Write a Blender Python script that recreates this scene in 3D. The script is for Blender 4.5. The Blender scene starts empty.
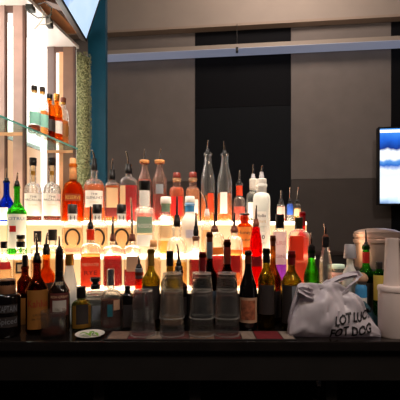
import bpy, bmesh, math, random
from mathutils import Vector, Matrix, noise
from mathutils.bvhtree import BVHTree
random.seed(7)
PI = math.pi
SC = bpy.context.scene
COL = SC.collection
F, HZ, CAMZ = 364.0, 230.0, 1.39          # focal length in pixels (400 px frame), horizon row, eye height
BAR = 1.05                                 # bar top height

def X(px, d): return (px - 200.0) / F * d
def Z(py, d): return CAMZ + (HZ - py) / F * d
def lin(c):
    return tuple((v/255/12.92 if v/255 <= .04045 else ((v/255+.055)/1.055)**2.4) for v in c)

# ------------------------------------------------------------------ materials
MATS = {}
def pbr(name, rgb, rough=.5, metal=0., noise_amt=0., noise_scale=30., bump=0., emit=None, trans=0., spec=.5, coat=0.):
    if name in MATS: return MATS[name]
    m = bpy.data.materials.new(name); m.use_nodes = True
    nt = m.node_tree; b = nt.nodes['Principled BSDF']
    c = lin(rgb) + (1,)
    b.inputs['Base Color'].default_value = c
    b.inputs['Roughness'].default_value = rough
    b.inputs['Metallic'].default_value = metal
    b.inputs['Specular IOR Level'].default_value = spec
    b.inputs['Coat Weight'].default_value = coat
    if emit:
        b.inputs['Emission Color'].default_value = lin(emit[0]) + (1,)
        b.inputs['Emission Strength'].default_value = emit[1]
    if noise_amt or bump:
        tc = nt.nodes.new('ShaderNodeTexCoord'); n = nt.nodes.new('ShaderNodeTexNoise')
        n.inputs['Scale'].default_value = noise_scale; n.inputs['Detail'].default_value = 6
        nt.links.new(tc.outputs['Object'], n.inputs['Vector'])
        if noise_amt:
            r = nt.nodes.new('ShaderNodeValToRGB')
            lo = tuple(v*(1-noise_amt) for v in c[:3]) + (1,); hi = tuple(min(1, v*(1+noise_amt)) for v in c[:3]) + (1,)
            r.color_ramp.elements[0].color = lo; r.color_ramp.elements[1].color = hi
            r.color_ramp.elements[0].position = .3; r.color_ramp.elements[1].position = .7
            nt.links.new(n.outputs['Fac'], r.inputs['Fac']); nt.links.new(r.outputs['Color'], b.inputs['Base Color'])
        if bump:
            bp = nt.nodes.new('ShaderNodeBump'); bp.inputs['Strength'].default_value = bump; bp.inputs['Distance'].default_value = .01
            nt.links.new(n.outputs['Fac'], bp.inputs['Height']); nt.links.new(bp.outputs['Normal'], b.inputs['Normal'])
    if trans:
        out = nt.nodes['Material Output']; t = nt.nodes.new('ShaderNodeBsdfTranslucent'); t.inputs['Color'].default_value = c
        mx = nt.nodes.new('ShaderNodeMixShader'); mx.inputs['Fac'].default_value = trans
        nt.links.new(b.outputs[0], mx.inputs[1]); nt.links.new(t.outputs[0], mx.inputs[2]); nt.links.new(mx.outputs[0], out.inputs['Surface'])
    MATS[name] = m; return m

def glow(name, rgb, strength, base=.5):
    if name in MATS: return MATS[name]
    m = bpy.data.materials.new(name); m.use_nodes = True; nt = m.node_tree
    b = nt.nodes['Principled BSDF']; b.inputs['Base Color'].default_value = (base, base, base, 1); b.inputs['Roughness'].default_value = .35
    b.inputs['Emission Color'].default_value = lin(rgb) + (1,); b.inputs['Emission Strength'].default_value = strength
    MATS[name] = m; return m

def glass(name, rgb, mixf=.55, ior=1.45, rough=0., haze=0.):
    """bottle wall: partly refracting, partly see-through glass of one tint, with a haze share for frosting or added to catch light"""
    if name in MATS: return MATS[name]
    m = bpy.data.materials.new(name); m.use_nodes = True; nt = m.node_tree; nt.nodes.clear()
    out = nt.nodes.new('ShaderNodeOutputMaterial')
    c0 = lin(rgb) + (1,); c = tuple(v**.42 for v in lin(rgb)) + (1,)     # tint per surface crossed
    g = nt.nodes.new('ShaderNodeBsdfGlass'); g.inputs['Color'].default_value = c; g.inputs['IOR'].default_value = ior; g.inputs['Roughness'].default_value = rough
    t = nt.nodes.new('ShaderNodeBsdfTransparent'); t.inputs['Color'].default_value = c
    mx = nt.nodes.new('ShaderNodeMixShader'); mx.inputs['Fac'].default_value = mixf
    nt.links.new(t.outputs[0], mx.inputs[1]); nt.links.new(g.outputs[0], mx.inputs[2])
    last = mx
    if haze:
        tl = nt.nodes.new('ShaderNodeBsdfTranslucent'); tl.inputs['Color'].default_value = c0
        df = nt.nodes.new('ShaderNodeBsdfDiffuse'); df.inputs['Color'].default_value = c0
        a = nt.nodes.new('ShaderNodeMixShader'); a.inputs['Fac'].default_value = .5
        nt.links.new(tl.outputs[0], a.inputs[1]); nt.links.new(df.outputs[0], a.inputs[2])
        m2 = nt.nodes.new('ShaderNodeMixShader'); m2.inputs['Fac'].default_value = haze
        nt.links.new(mx.outputs[0], m2.inputs[1]); nt.links.new(a.outputs[0], m2.inputs[2]); last = m2
    nt.links.new(last.outputs[0], out.inputs['Surface'])
    MATS[name] = m; return m

CLEAR = glass('clear_glass', (250, 252, 250), .55, haze=.03)  # slight haze added so clear bodies catch light
TUMBLER = glass('tumbler_glass', (252, 253, 252), .42, haze=.012)
RIMG = glass('rim_light_line', (252, 250, 246), .5, haze=.2)  # hazier glass that draws the light lines on rims and feet
SHELFGLASS = glass('shelf_glass', (196, 232, 224), .3)
GREENG = glass('green_glass', (90, 200, 70), .4)
BLUEG = glass('blue_glass', (40, 90, 235), .4)
BROWNG = glass('brown_glass', (120, 58, 24), .4)
AMBERG = glass('amber_glass', (225, 140, 50), .4)
OLIVEG = glass('olive_glass', (150, 140, 52), .5)
DARKG = glass('dark_wine_glass', (70, 46, 24), .4)
BLACKG = pbr('black_glass', (14, 10, 9), .08, coat=.5)
PINKG = glass('pinkish_glass', (250, 224, 212), .5, haze=.05)
REDG = glass('red_glass', (235, 40, 50), .4)
FROST = glass('frosted_glass', (246, 248, 246), .4, rough=.35, haze=.55)
def liq(name, rgb): return glass('liquid_' + name, rgb, .45, 1.34, haze=.36)  # scattering share added so the drinks glow from the steps
L_AMBER = liq('amber', (244, 150, 62)); L_ORANGE = liq('orange', (252, 146, 70)); L_RED = liq('red', (238, 24, 36))
L_DARK = liq('dark_red', (168, 22, 20)); L_BROWN = liq('brown', (120, 44, 18)); L_GOLD = liq('gold', (248, 196, 96))
L_CLEAR = glass('liquid_clear', (248, 250, 248), .5, 1.34, haze=.08); L_PINK = liq('pink', (246, 130, 110)); L_PURPLE = liq('purple', (176, 60, 255))
L_WINE = liq('wine', (90, 16, 20)); L_PEACH = liq('peach', (250, 214, 168)); L_STRAW = glass('liquid_straw', (206, 186, 96), .6, 1.34, haze=.12)
PAPER = pbr('paper_white', (246, 243, 236), .6, trans=.25)
CREAM = pbr('paper_cream', (242, 214, 168), .6, trans=.4)
GREYP = pbr('paper_grey', (128, 132, 138), .6, trans=.2)
REDP = pbr('paper_red', (210, 40, 34), .6, trans=.5)
ORANGEP = pbr('paper_orange', (246, 96, 52), .6, trans=.65)
YELLOWP = pbr('paper_yellow', (138, 88, 30), .6, trans=.05)
BLUEP = pbr('paper_blue', (72, 160, 214), .6, trans=.3)
GREENP = pbr('paper_sage', (150, 178, 150), .6, trans=.3)
TEALP = pbr('paper_teal', (150, 216, 200), .6, trans=.2)
DARKP = pbr('paper_dark', (40, 32, 30), .6)
GOLDP = pbr('gold_foil', (206, 152, 66), .3, .8)
TANP = pbr('paper_tan', (178, 140, 112), .6)
BLACK = pbr('black_plastic', (16, 14, 14), .35)
BROWNC = pbr('brown_cork', (116, 60, 36), .6, noise_amt=.3, noise_scale=80)
WOODC = pbr('wooden_cap', (224, 160, 100), .5, noise_amt=.2, noise_scale=50)
REDC = pbr('red_brown_cap', (112, 36, 24), .4)
MAROON = pbr('maroon_foil', (120, 20, 26), .35, .2)
WHITEC = pbr('white_cap', (238, 234, 226), .4, trans=.25)
SILVER = pbr('silver_cap', (190, 190, 192), .25, .9)
GREYC = pbr('grey_cap', (160, 158, 162), .4)
STEEL = pbr('spout_steel', (196, 188, 180), .2, 1.)
SLATE = pbr('slate_sleeve', (86, 98, 110), .4)
BROWNF = pbr('brown_foil', (94, 46, 26), .35, .3)
INK = pbr('ink_black', (26, 22, 22), .6); INKG = pbr('ink_gold', (220, 180, 90), .4, .4); INKR = pbr('ink_red', (140, 20, 16), .6); INKW = pbr('ink_white', (235, 230, 220), .6)

# ------------------------------------------------------------------ object helpers
def link(name, me, parent=None):
    o = bpy.data.objects.new(name, me); COL.objects.link(o)
    if parent: o.parent = parent
    return o
def mesh(name, vs, fs, mat, parent=None, smooth=True):
    me = bpy.data.meshes.new(name); me.from_pydata([tuple(v) for v in vs], [], fs)
    me.validate(); me.materials.append(mat)
    bm = bmesh.new(); bm.from_mesh(me); bmesh.ops.recalc_face_normals(bm, faces=bm.faces)
    if smooth:
        for e in bm.edges:
            if len(e.link_faces) == 2 and e.calc_face_angle(0) > .75: e.smooth = False
        for f in bm.faces: f.smooth = True
    bm.to_mesh(me); bm.free()
    return link(name, me, parent)
def bmobj(name, bm, mat, parent=None, smooth=False):
    me = bpy.data.meshes.new(name); bmesh.ops.recalc_face_normals(bm, faces=bm.faces)
    if smooth:
        for e in bm.edges:
            if len(e.link_faces) == 2 and e.calc_face_angle(0) > .75: e.smooth = False
        for f in bm.faces: f.smooth = True
    bm.to_mesh(me); bm.free(); me.materials.append(mat)
    return link(name, me, parent)
def add_box(bm, x0, x1, y0, y1, z0, z1, bev=0., mtx=None):
    r = bmesh.ops.create_cube(bm, size=1.)
    for v in r['verts']:
        v.co = Vector(((x0+x1)/2 + v.co.x*(x1-x0), (y0+y1)/2 + v.co.y*(y1-y0), (z0+z1)/2 + v.co.z*(z1-z0)))
    if mtx is not None:
        for v in r['verts']: v.co = mtx @ v.co
    if bev:
        es = list({e for v in r['verts'] for e in v.link_edges})
        bmesh.ops.bevel(bm, geom=es, offset=bev, segments=2, affect='EDGES', profile=.6)
def box(name, x0, x1, y0, y1, z0, z1, mat, parent=None, bev=0., mtx=None):
    bm = bmesh.new(); add_box(bm, x0, x1, y0, y1, z0, z1, bev, mtx)
    return bmobj(name, bm, mat, parent)
def tube(name, pts, r, mat, parent=None, seg=8, r1=None):
    pts = [Vector(p) for p in pts]; vs = []; fs = []
    n = len(pts)
    for i, p in enumerate(pts):
        t = (pts[min(i+1, n-1)] - pts[max(i-1, 0)]).normalized()
        a = t.orthogonal().normalized() if i == 0 else (a - t*a.dot(t)).normalized()
        b = t.cross(a); rr = r if r1 is None else r + (r1-r)*i/(n-1)
        for k in range(seg):
            th = 2*PI*k/seg; vs.append(p + a*math.cos(th)*rr + b*math.sin(th)*rr)
    for i in range(n-1):
        for k in range(seg):
            k2 = (k+1) % seg; fs.append((i*seg+k, i*seg+k2, (i+1)*seg+k2, (i+1)*seg+k))
    fs.append(tuple(range(seg))); fs.append(tuple(range((n-1)*seg, n*seg)))
    return mesh(name, vs, fs, mat, parent)
def tag(o, label, cat, group=None):
    o['label'] = label; o['category'] = cat
    if group: o['group'] = group
    return o
def struct(o): o['kind'] = 'structure'; return o
def empty(name, loc, label, cat, group=None, rz=0.):
    o = bpy.data.objects.new(name, None); COL.objects.link(o); o.location = loc; o.rotation_euler = (0, 0, rz)
    o.empty_display_size = .05
    return tag(o, label, cat, group)

# cross-section of a body: n = 2 round, larger = squarer; dy = depth / width
def sect(th, n, dy):
    c, s = math.cos(th), math.sin(th)
    if n == 2: return c, s*dy
    q = (abs(c)**n + abs(s)**n)**(-1./n)
    return c*q, s*q*dy
def loft(name, prof, mat, parent=None, n=2, dy=1., seg=32, n_top=None, z_round=None):
    """prof: list of (r, z); closes on the axis where r == 0. Above z_round the section turns round."""
    vs = []; fs = []; rings = []
    for r, z in prof:
        if r < 1e-6: rings.append([len(vs)]); vs.append((0, 0, z)); continue
        nn, dd = n, dy
        if z_round and z > z_round[0]:
            f = min(1, (z - z_round[0])/(z_round[1]-z_round[0])); dd = dy + (1-dy)*f; nn = n + (2-n)*f
        ring = []
        for k in range(seg):
            x, y = sect(2*PI*(k+.5)/seg, nn, dd); ring.append(len(vs)); vs.append((x*r, y*r, z))
        rings.append(ring)
    for a, b in zip(rings, rings[1:]):
        if len(a) == 1 and len(b) == 1: continue
        for k in range(seg):
            k2 = (k+1) % seg
            if len(a) == 1: fs.append((a[0], b[k], b[k2]))
            elif len(b) == 1: fs.append((a[k], a[k2], b[0]))
            else: fs.append((a[k], a[k2], b[k2], b[k]))
    return mesh(name, vs, fs, mat, parent)

_txt = {}
def text_mesh(s, bold=0.):
    if s in _txt: return _txt[s]
    c = bpy.data.curves.new('t', 'FONT'); c.body = s; c.size = 1.; c.offset = bold; c.resolution_u = 2; c.align_x = 'CENTER'
    o = bpy.data.objects.new('t', c); COL.objects.link(o)
    dg = bpy.context.evaluated_depsgraph_get(); me = bpy.data.meshes.new_from_object(o.evaluated_get(dg))
    vs = [v.co.copy() for v in me.vertices]; fs = [tuple(p.vertices) for p in me.polygons]
    bpy.data.objects.remove(o); bpy.data.curves.remove(c); bpy.data.meshes.remove(me)
    x0 = min(v.x for v in vs); x1 = max(v.x for v in vs); y0 = min(v.y for v in vs); y1 = max(v.y for v in vs)
    vs = [((v.x-(x0+x1)/2)/(x1-x0), (v.y-(y0+y1)/2)/(y1-y0)) for v in vs]
    _txt[s] = (vs, fs, (x1-x0)/(y1-y0)); return _txt[s]

def shoulder(style, r, rn, z0, z1):
    out = []
    for i in range(1, 9):
        t = i/8
        if style == 'dome': k = 1 - math.sqrt(max(0, 1-(1-t)**2)); k = math.sqrt(max(0, 1-t*t)) if t < 1 else 0
        elif style == 'slope': k = .5 + .5*math.cos(PI*t)
        elif style == 'cone': k = 1 - t
        else: k = (1-t)**1.6
        out.append((rn + (r-rn)*k, z0 + (z1-z0)*t))
    return out

def bottle(name, label, group, px, row, w, top, sh, nk, nw, gm, style='slope', n=2, dy=1., liquid=None, labels=(), caps=(),
           pour=None, cat='bottle', taper=1., lip=True, turn=0., horseshoe=None):
    d, zb = row
    s = F/d; x = X(px, d); r = w/2/s; rn = nw/2/s
    H = lambda py: Z(py, d) - zb
    root = empty(name, (x, d, zb + .0006), label, cat, group, -math.atan2(x, d) + turn)
    zs, zk, zt = H(sh), H(nk), H(top)
    prof = [(0, .002), (r*taper*.88, 0), (r*taper*.97, .003), (r*taper, .009)]
    for i in range(1, 5): prof.append((r*taper + (r-r*taper)*i/4, .009 + (zs-.009)*i/4))
    prof += shoulder(style, r, rn, zs, zk)
    if lip and gm is not None and zt - zk > .02:
        prof += [(rn*.97, zt-.016), (rn*.97, zt-.0125), (rn*1.16, zt-.0115), (rn*1.16, zt-.004), (rn, zt)]
    else: prof += [(rn, zt-.001)]
    zr = (zs, zk) if n != 2 or dy != 1 else None
    prof_outer = list(prof)
    def rad(z):
        for (ra, za), (rb, zb_) in zip(prof_outer[3:], prof_outer[4:]):
            if za <= z <= zb_ and zb_ > za: return ra + (rb-ra)*(z-za)/(zb_-za)
        return rn
    # wall with an inner surface, so the neck and edges refract
    inner = [(max(a-.0022, a*.6), b) for a, b in prof_outer[3:] if b > .009]
    full = prof_outer + [(rn*.7, zt)] + [(min(a, max(rn*.7, a)) if b < zk else rn*.7, b) for a, b in reversed(inner) if b < zt-.002] + [(r*taper-.004, .0075), (0, .0075)]
    solid = gm is BLACKG
    loft('glass', prof_outer + [(0, zt)] if solid else full, gm, root, n, dy, z_round=zr)
    if liquid and not solid:
        lm, ly = liquid; zl = min(H(ly), zt-.01)
        lp = [(0, .0085), (r*taper-.006, .0085)]
        zz = [.012] + [b for a, b in prof_outer[4:] if .012 < b < zl] + [zl]
        for z in zz: lp.append((max(.003, rad(z)-.003 if z < zk else rn*.66), z))
        lp.append((0, zl))
        loft('liquid', lp, lm, root, n, dy, z_round=zr)
    def wrap(u, z, off):           # u metres along the front surface
        R = rad(max(.01, min(zt, z)))
        nn, dd = n, dy
        if zr and z > zr[0]:
            f = min(1, (z-zr[0])/(zr[1]-zr[0])); dd = dy + (1-dy)*f; nn = n + (2-n)*f
        if nn > 3.2:
            uu = max(-.92*R, min(.92*R, u)); yy = -dd*(max(0, 1-abs(uu/R)**nn))**(1/nn)*R
            return Vector((uu, yy - off, z))
        a = -PI/2 + u/R
        cx, sy = sect(a, nn, dd)
        return Vector((cx*(R+off), sy*(R+off), z))
    def patch(nm, u0, u1, z0, z1, mat, off, parent, thick=.0005):
        vs = []; fs = []; nu, nz = 14, 5
        for lay in (off-thick, off):
            for j in range(nz+1):
                for i in range(nu+1): vs.append(wrap(u0+(u1-u0)*i/nu, z0+(z1-z0)*j/nz, lay))
        A = (nu+1)*(nz+1); q = lambda l, i, j: l*A + j*(nu+1) + i
        for j in range(nz):
            for i in range(nu):
                fs.append((q(1,i,j), q(1,i+1,j), q(1,i+1,j+1), q(1,i,j+1))); fs.append((q(0,i,j), q(0,i,j+1), q(0,i+1,j+1), q(0,i+1,j)))
        for i in range(nu):
            fs.append((q(0,i,0), q(0,i+1,0), q(1,i+1,0), q(1,i,0))); fs.append((q(0,i,nz), q(1,i,nz), q(1,i+1,nz), q(0,i+1,nz)))
        for j in range(nz):
            fs.append((q(0,0,j), q(1,0,j), q(1,0,j+1), q(0,0,j+1))); fs.append((q(0,nu,j), q(0,nu,j+1), q(1,nu,j+1), q(1,nu,j)))
        return mesh(nm, vs, fs, mat, parent)
    def lettering(nm, t, uc, zc, h, wmax, mat, off, parent):
        vs, fs, asp = text_mesh(t); ww = min(wmax, asp*h*1.25)
        return mesh(nm, [wrap(uc + a*ww, zc + b*h, off) for a, b in vs], fs, mat, parent, smooth=False)
    for L in labels:
        y0, y1, lw, mat = L[:4]; opt = L[4] if len(L) > 4 else {}
        u = opt.get('dx', 0)/s; hw = lw/2/s
        Rm = rad((H(y0)+H(y1))/2)
        if n <= 3.2: hw = Rm*math.asin(min(.985, hw/Rm)); 
        nm = opt.get('name', 'label' if (H(y0)+H(y1))/2 < zk else 'neck_label')
        lo = patch(nm, u-hw, u+hw, H(y1), H(y0), mat, .0009 + opt.get('off', 0), root)
        for (t, ty, th, tm) in opt.get('text', ()):
            lettering('lettering', t, u, H(ty), th/s, hw*1.75, tm, .0014 + opt.get('off', 0), lo)
    for C in caps:
        y0, y1, cw, mat = C[:4]; nm = C[4] if len(C) > 4 else 'cap'; tp = C[5] if len(C) > 5 else 1.
        a, b = H(y1), H(y0); rc = cw/2/s
        e = min(.0018, rc*.3, (b-a)*.2)
        loft(nm, [(0, a), (rc-e*.5, a), (rc, a+e), (rc*tp, b-e), (rc*tp-e, b), (0, b)], mat, root, seg=24)
    if pour:
        cy0, cy1, cw, tip, cm = pour[:5]; lean = pour[5] if len(pour) > 5 else 0.
        a, b, rc, zt2 = H(cy1), H(cy0), cw/2/s, H(tip)
        co = loft('pourer_collar', [(0, a), (rc*.86, a), (rc, a+(b-a)*.15), (rc, a+(b-a)*.5), (rc*.8, a+(b-a)*.62), (rc*.74, b-.001), (rc*.5, b), (0, b)], cm, root, seg=20)
        L_ = zt2 - b; rt = max(.0026, min(.004, rc*.4))
        tube('spout', [(0, 0, b-.003), (lean*.1*L_, -.06*L_, b+L_*.35), (lean*.45*L_, -.16*L_, b+L_*.7), (lean*L_, -.34*L_, zt2)], rt*1.25, STEEL if not (len(pour) > 6) else pour[6], co, 10, rt*.72)
    if horseshoe:
        hx, y0, y1, hw_ = horseshoe; zc = (H(y0)+H(y1))/2; hh = (H(y0)-H(y1))/2; hwid = hw_/2/s
        vs = []; fs = []; N = 20; bw = hwid*.26
        for i in range(N+1):
            t = math.radians(-52 + 284*i/N)
            for k, (q, off) in enumerate(((0, .0012), (1, .0012), (1, .003), (0, .003))):
                rx = hwid - bw*q; rz = hh - bw*q
                vs.append(wrap(hx/s + rx*math.cos(t), zc + rz*math.sin(t), off))
        for i in range(N):
            for k in range(4): fs.append((i*4+k, i*4+(k+1) % 4, i*4+4+(k+1) % 4, i*4+4+k))
        fs.append((0, 1, 2, 3)); fs.append(tuple(N*4+k for k in range(4)))
        mesh('horseshoe_emblem', vs, fs, pbr('dark_pewter', (44, 36, 32), .4, .3), root)
    return root

# ------------------------------------------------------------------ the bar and the stepped display
T1Z, T2Z, T3Z = 1.1625, 1.283, 1.4256
FR, RA, RB = (1.17, BAR), (1.25, BAR), (1.336, BAR)
T1, T2, T3 = (1.44, T1Z), (1.56, T2Z), (1.68, T3Z)

bar = empty('bar_counter', (0, 1.5, 0), 'long black bar counter carrying all the front bottles', 'bar')
INV = Matrix.Translation((0, -1.5, 0))
BT = pbr('bar_top_black', (26, 22, 20), .22, noise_amt=.25, noise_scale=14, coat=.3)
BP = pbr('bar_front_black', (25, 22, 20), .55, noise_amt=.2, noise_scale=10)
box('countertop', -2.4, 2.6, 1.108, 1.90, BAR-.03, BAR, BT, bar, .004, INV)
box('apron', -2.4, 2.6, 1.122, 1.15, BAR-.125, BAR-.03, BP, bar, .002, INV)
box('cabinet_panel', -2.4, 2.6, 1.62, 1.66, 0, BAR-.03, BP, bar, 0, INV)
box('cabinet_shelf', -2.4, 2.6, 1.2, 1.62, .62, .65, BP, bar, .002, INV)
for k, px in enumerate((-30, 100, 195, 330, 460)):
    box('post', X(px, 1.18)-.018, X(px, 1.18)+.018, 1.165, 1.215, 0, BAR-.03, BP, bar, .002, INV)
tb = bottle('steel_shaker', 'dim steel cocktail shaker stored in the dark space under the bar', None, 319.5, (1.34, .65), 18, 385, 400, 394, 11, BLACKG, 'dome',
            caps=((376, 385, 10, SILVER, 'lid', .75),), cat='shaker')

disp = empty('stepped_bottle_display', (-.25, 1.56, BAR), 'three tiered glowing bottle display standing on the black bar', 'display stand')
DI = Matrix.Translation((.25, -1.56, -BAR))
EDGE = glow('lit_acrylic_edge', (255, 230, 196), 3.)
TOPL = glow('lit_acrylic_top', (255, 226, 186), 10.)
RIS = glow('lit_acrylic_riser', (255, 190, 126), 1.0, .12)
BLK = pbr('display_base_black', (14, 13, 13), .4)
x0, x1 = -1.1, .475
box('base_box', x0, x1, 1.38, 1.74, BAR, T1Z-.012, BLK, disp, .001, DI)
for (ya, yb, z, ybk) in ((1.378, 1.50, T1Z, None), (1.50, 1.62, T2Z, 1), (1.62, 1.742, T3Z, 1)):
    st = box('step', x0, x1, ya+.004, yb, z-.012, z, TOPL if z == T2Z else glow('lit_acrylic_lower_top', (255, 218, 172), 4.5) if z == T1Z else glow('lit_acrylic_upper_top', (255, 230, 196), 20.), disp, 0, DI)
    box('edge_light', x0, x1, ya, ya+.004, z-.013, z-.001, EDGE if z > T1Z else glow('lit_acrylic_lower_edge', (255, 214, 168), 1.1), st, 0, DI)
box('riser_panel', x0, x1, 1.504, 1.74, T1Z, T2Z-.0125, RIS, disp, 0, DI)
box('riser_panel', x0, x1, 1.624, 1.74, T2Z, T3Z-.0125, RIS, disp, 0, DI)

# ------------------------------------------------------------------ bottles: top step
g3, g2, g1, gb, gs = 'bottles on the top step', 'bottles on the middle step', 'bottles on the lowest step', 'bottles standing on the bar', 'bottles on the glass shelf'
bottle('vodka_bottle', 'cobalt blue bottle with steel pourer at the far left of the top step', g3, 6.5, T3, 14, 181, 206, 194, 5.5, BLUEG, liquid=(L_CLEAR, 200),
       labels=((208, 220, 8, PAPER, {'dx': -3}),), pour=(178, 183, 5, 169, BLACK))
mac = dict(liquid=(L_BROWN, 216.5), style='dome', turn=0.02)
for px, lb in ((33, 'clear whisky bottle with white label and seal, left of its matching twin'), (52, 'clear whisky bottle with white label, right twin beside the orange bourbon bottle')):
    bottle('whisky_bottle', lb, g3, px, T3, 16.6, 160, 193, 183, 6.2, CLEAR, labels=((194, 216, 15.2, PAPER, {'text': (('THE', 197.5, 1.9, INK), ('MACALLAN', 200.5, 2.2, INK), ('12 YEARS', 205.5, 1.1, INKG))}),
           (166, 182, 3, CREAM, {'name': 'neck_strip'}), (171.5, 175.5, 3.6, GOLDP, {'name': 'round_seal', 'off': .0008})),
           caps=((158, 166, 6.8, BLACK, 'capsule'),), **mac)
bottle('bourbon_bottle', 'deep orange bourbon bottle with tall wooden capped neck and gold lettering', g3, 73, T3, 20.6, 164, 197, 181, 7, AMBERG, 'dome', liquid=(L_ORANGE, 184), dy=.7,
       labels=((194.5, 201.5, 15, pbr('paper_rust', (150, 60, 24), .6, trans=.2), {'text': (('RESERVE', 198, 3.4, INKG),)}),), caps=((158.5, 180, 7.6, WOODC, 'wooden_cap', .82), (180, 183, 6.4, GOLDP, 'gold_band')))
bottle('whisky_bottle', 'whisky bottle with steel pourer, broad white label and orange spirit by the ivy column', g3, 94.2, T3, 20.6, 170, 190, 179, 6.4, CLEAR, 'dome', liquid=(L_ORANGE, 185),
       labels=((191.5, 208, 16.5, PAPER, {'text': (('THE', 195, 1.9, INK), ('GLENLIVET', 198.5, 2.4, INK), ('12 YEARS', 203, 1.1, INKG))}),), pour=(158.5, 171, 6, 151, BLACK, -.25))
bottle('whisky_bottle', 'slim whisky bottle with tall cream label and black ringed pourer', g3, 112.2, T3, 14, 179, 188, 182, 6, CLEAR, 'dome', liquid=(L_ORANGE, 186), n=5, dy=.8,
       labels=((188.5, 208, 11, CREAM), (208, 217, 13, pbr('paper_oxblood', (110, 26, 20), .6, trans=.2), {'name': 'lower_label'})), pour=(169.5, 180, 6.4, 159, BLACK, .05))
bottle('liqueur_bottle', 'square bottle of bright red liqueur with a cream label on its left half', g3, 128.5, T3, 17.6, 173, 185, 177, 7, CLEAR, 'dome', liquid=(L_RED, 186), n=6, dy=.8,
       labels=((186.5, 212, 5.2, CREAM, {'dx': -5.6}),), pour=(164, 174, 7.2, 152.5, BLACK, -.2))
bottle('syrup_bottle', 'flared lip decanter bottle with pink liqueur, left of the pair with golden rims', g3, 144.6, T3, 13.2, 163, 183, 166, 6, PINKG, 'slope', liquid=(L_PINK, 180),
       labels=((191, 213, 10, PAPER),), caps=((160.6, 163.2, 9.6, WOODC, 'flared_lip', 1.05),), pour=(159.6, 161.5, 3.5, 149.5, BLACK, 0), lip=False)
bottle('syrup_bottle', 'flared lip decanter bottle with small grey label, right of the pair with golden rims', g3, 159.6, T3, 14.2, 163, 183, 166, 6.2, PINKG, 'slope', liquid=(L_DARK, 195),
       labels=((185, 194.5, 7, GREYP),), caps=((160.6, 163.2, 10, WOODC, 'flared_lip', 1.05),), pour=(159.6, 161.5, 3.5, 149, BLACK, .15), lip=False)
bottle('whisky_bottle', 'rounded bottle of orange and dark red spirit with a red brown stopper', g3, 176.8, T3, 14.8, 178, 192, 187, 8, PINKG, 'dome', liquid=(L_ORANGE, 188),
       labels=((197, 216, 11, REDP),), caps=((173, 178.5, 8.4, REDC, 'stopper', .85), (178.5, 182, 8, CREAM, 'neck_ring')))
bottle('whisky_bottle', 'rounded pale pink bottle with a red brown stopper beside the tall clear pair', g3, 192.9, T3, 14, 178, 193, 187, 7.6, PINKG, 'dome', liquid=(L_PEACH, 190),
       labels=((200, 214, 10, PAPER),), caps=((172.5, 178, 8.4, REDC, 'stopper', .85), (178, 182, 7.6, CREAM, 'neck_ring')))
bottle('cordial_bottle', 'tall clear bottle with red label at the left of the two tallest bottles', g3, 207.8, T3, 13.8, 153, 182, 160, 7.4, CLEAR, liquid=(L_AMBER, 196),
       labels=((194, 212, 6, ORANGEP, {'dx': 3.2}),), pour=(149, 155, 4.8, 141, BLACK, .05))
bottle('cordial_bottle', 'tall clear bottle with white label at the right of the two tallest bottles', g3, 224.6, T3, 15, 153.5, 184, 161, 7.2, CLEAR, liquid=(L_AMBER, 194),
       labels=((193, 214, 7, PAPER, {'dx': -1}),), pour=(150, 156, 4.8, 142, BLACK, -.1))
bottle('liqueur_bottle', 'small bottle with orange neck label and long steel pourer beside the tall pair', g3, 239.3, T3, 12.2, 183, 204, 197, 6.4, CLEAR, 'dome', liquid=(L_PINK, 207),
       labels=((186, 196, 6, ORANGEP),), pour=(180, 185, 4.8, 171, BLACK, .05))
bottle('gin_bottle', 'square shouldered clear bottle half hidden behind the tall white vodka', g3, 253.2, T3, 14, 180, 199, 192, 7, CLEAR, 'dome', n=6, liquid=(L_CLEAR, 202),
       caps=((179, 190, 7.6, WHITEC, 'white_cap'),), labels=((203, 218, 10, PAPER),), pour=(174, 180, 4.4, 165, GREYC))
bottle('bitters_bottle', 'slim small bottle with pinkish label and twin pourer tip, above the black capped white bottle', g3, 281, T3, 8.6, 202, 208, 204, 5, CLEAR, 'dome', liquid=(L_PINK, 210),
       labels=((207, 218, 7, pbr('paper_blush', (216, 170, 160), .6, trans=.3)),), pour=(199, 204, 4.8, 191, BLACK, 0))
bottle('bitters_bottle', 'slim small bottle with blue label near the right end of the top step', g3, 290, T3, 6.8, 202, 206, 204, 4, CLEAR, 'dome', liquid=(L_CLEAR, 208),
       labels=((204, 215, 5.6, pbr('paper_royal', (40, 90, 200), .6, trans=.2)),), pour=(199, 203, 3.8, 188, BLACK, 0))
bottle('bitters_bottle', 'slim small bottle with dark and gold label, rightmost on the top step', g3, 297.3, T3, 7, 202, 207, 204, 4.4, CLEAR, 'dome', liquid=(L_GOLD, 208),
       labels=((203, 208, 4, DARKP, {'name': 'neck_label'}), (209, 216, 5.8, CREAM)), pour=(199, 203, 3.8, 188, BLACK, .1))

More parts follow.
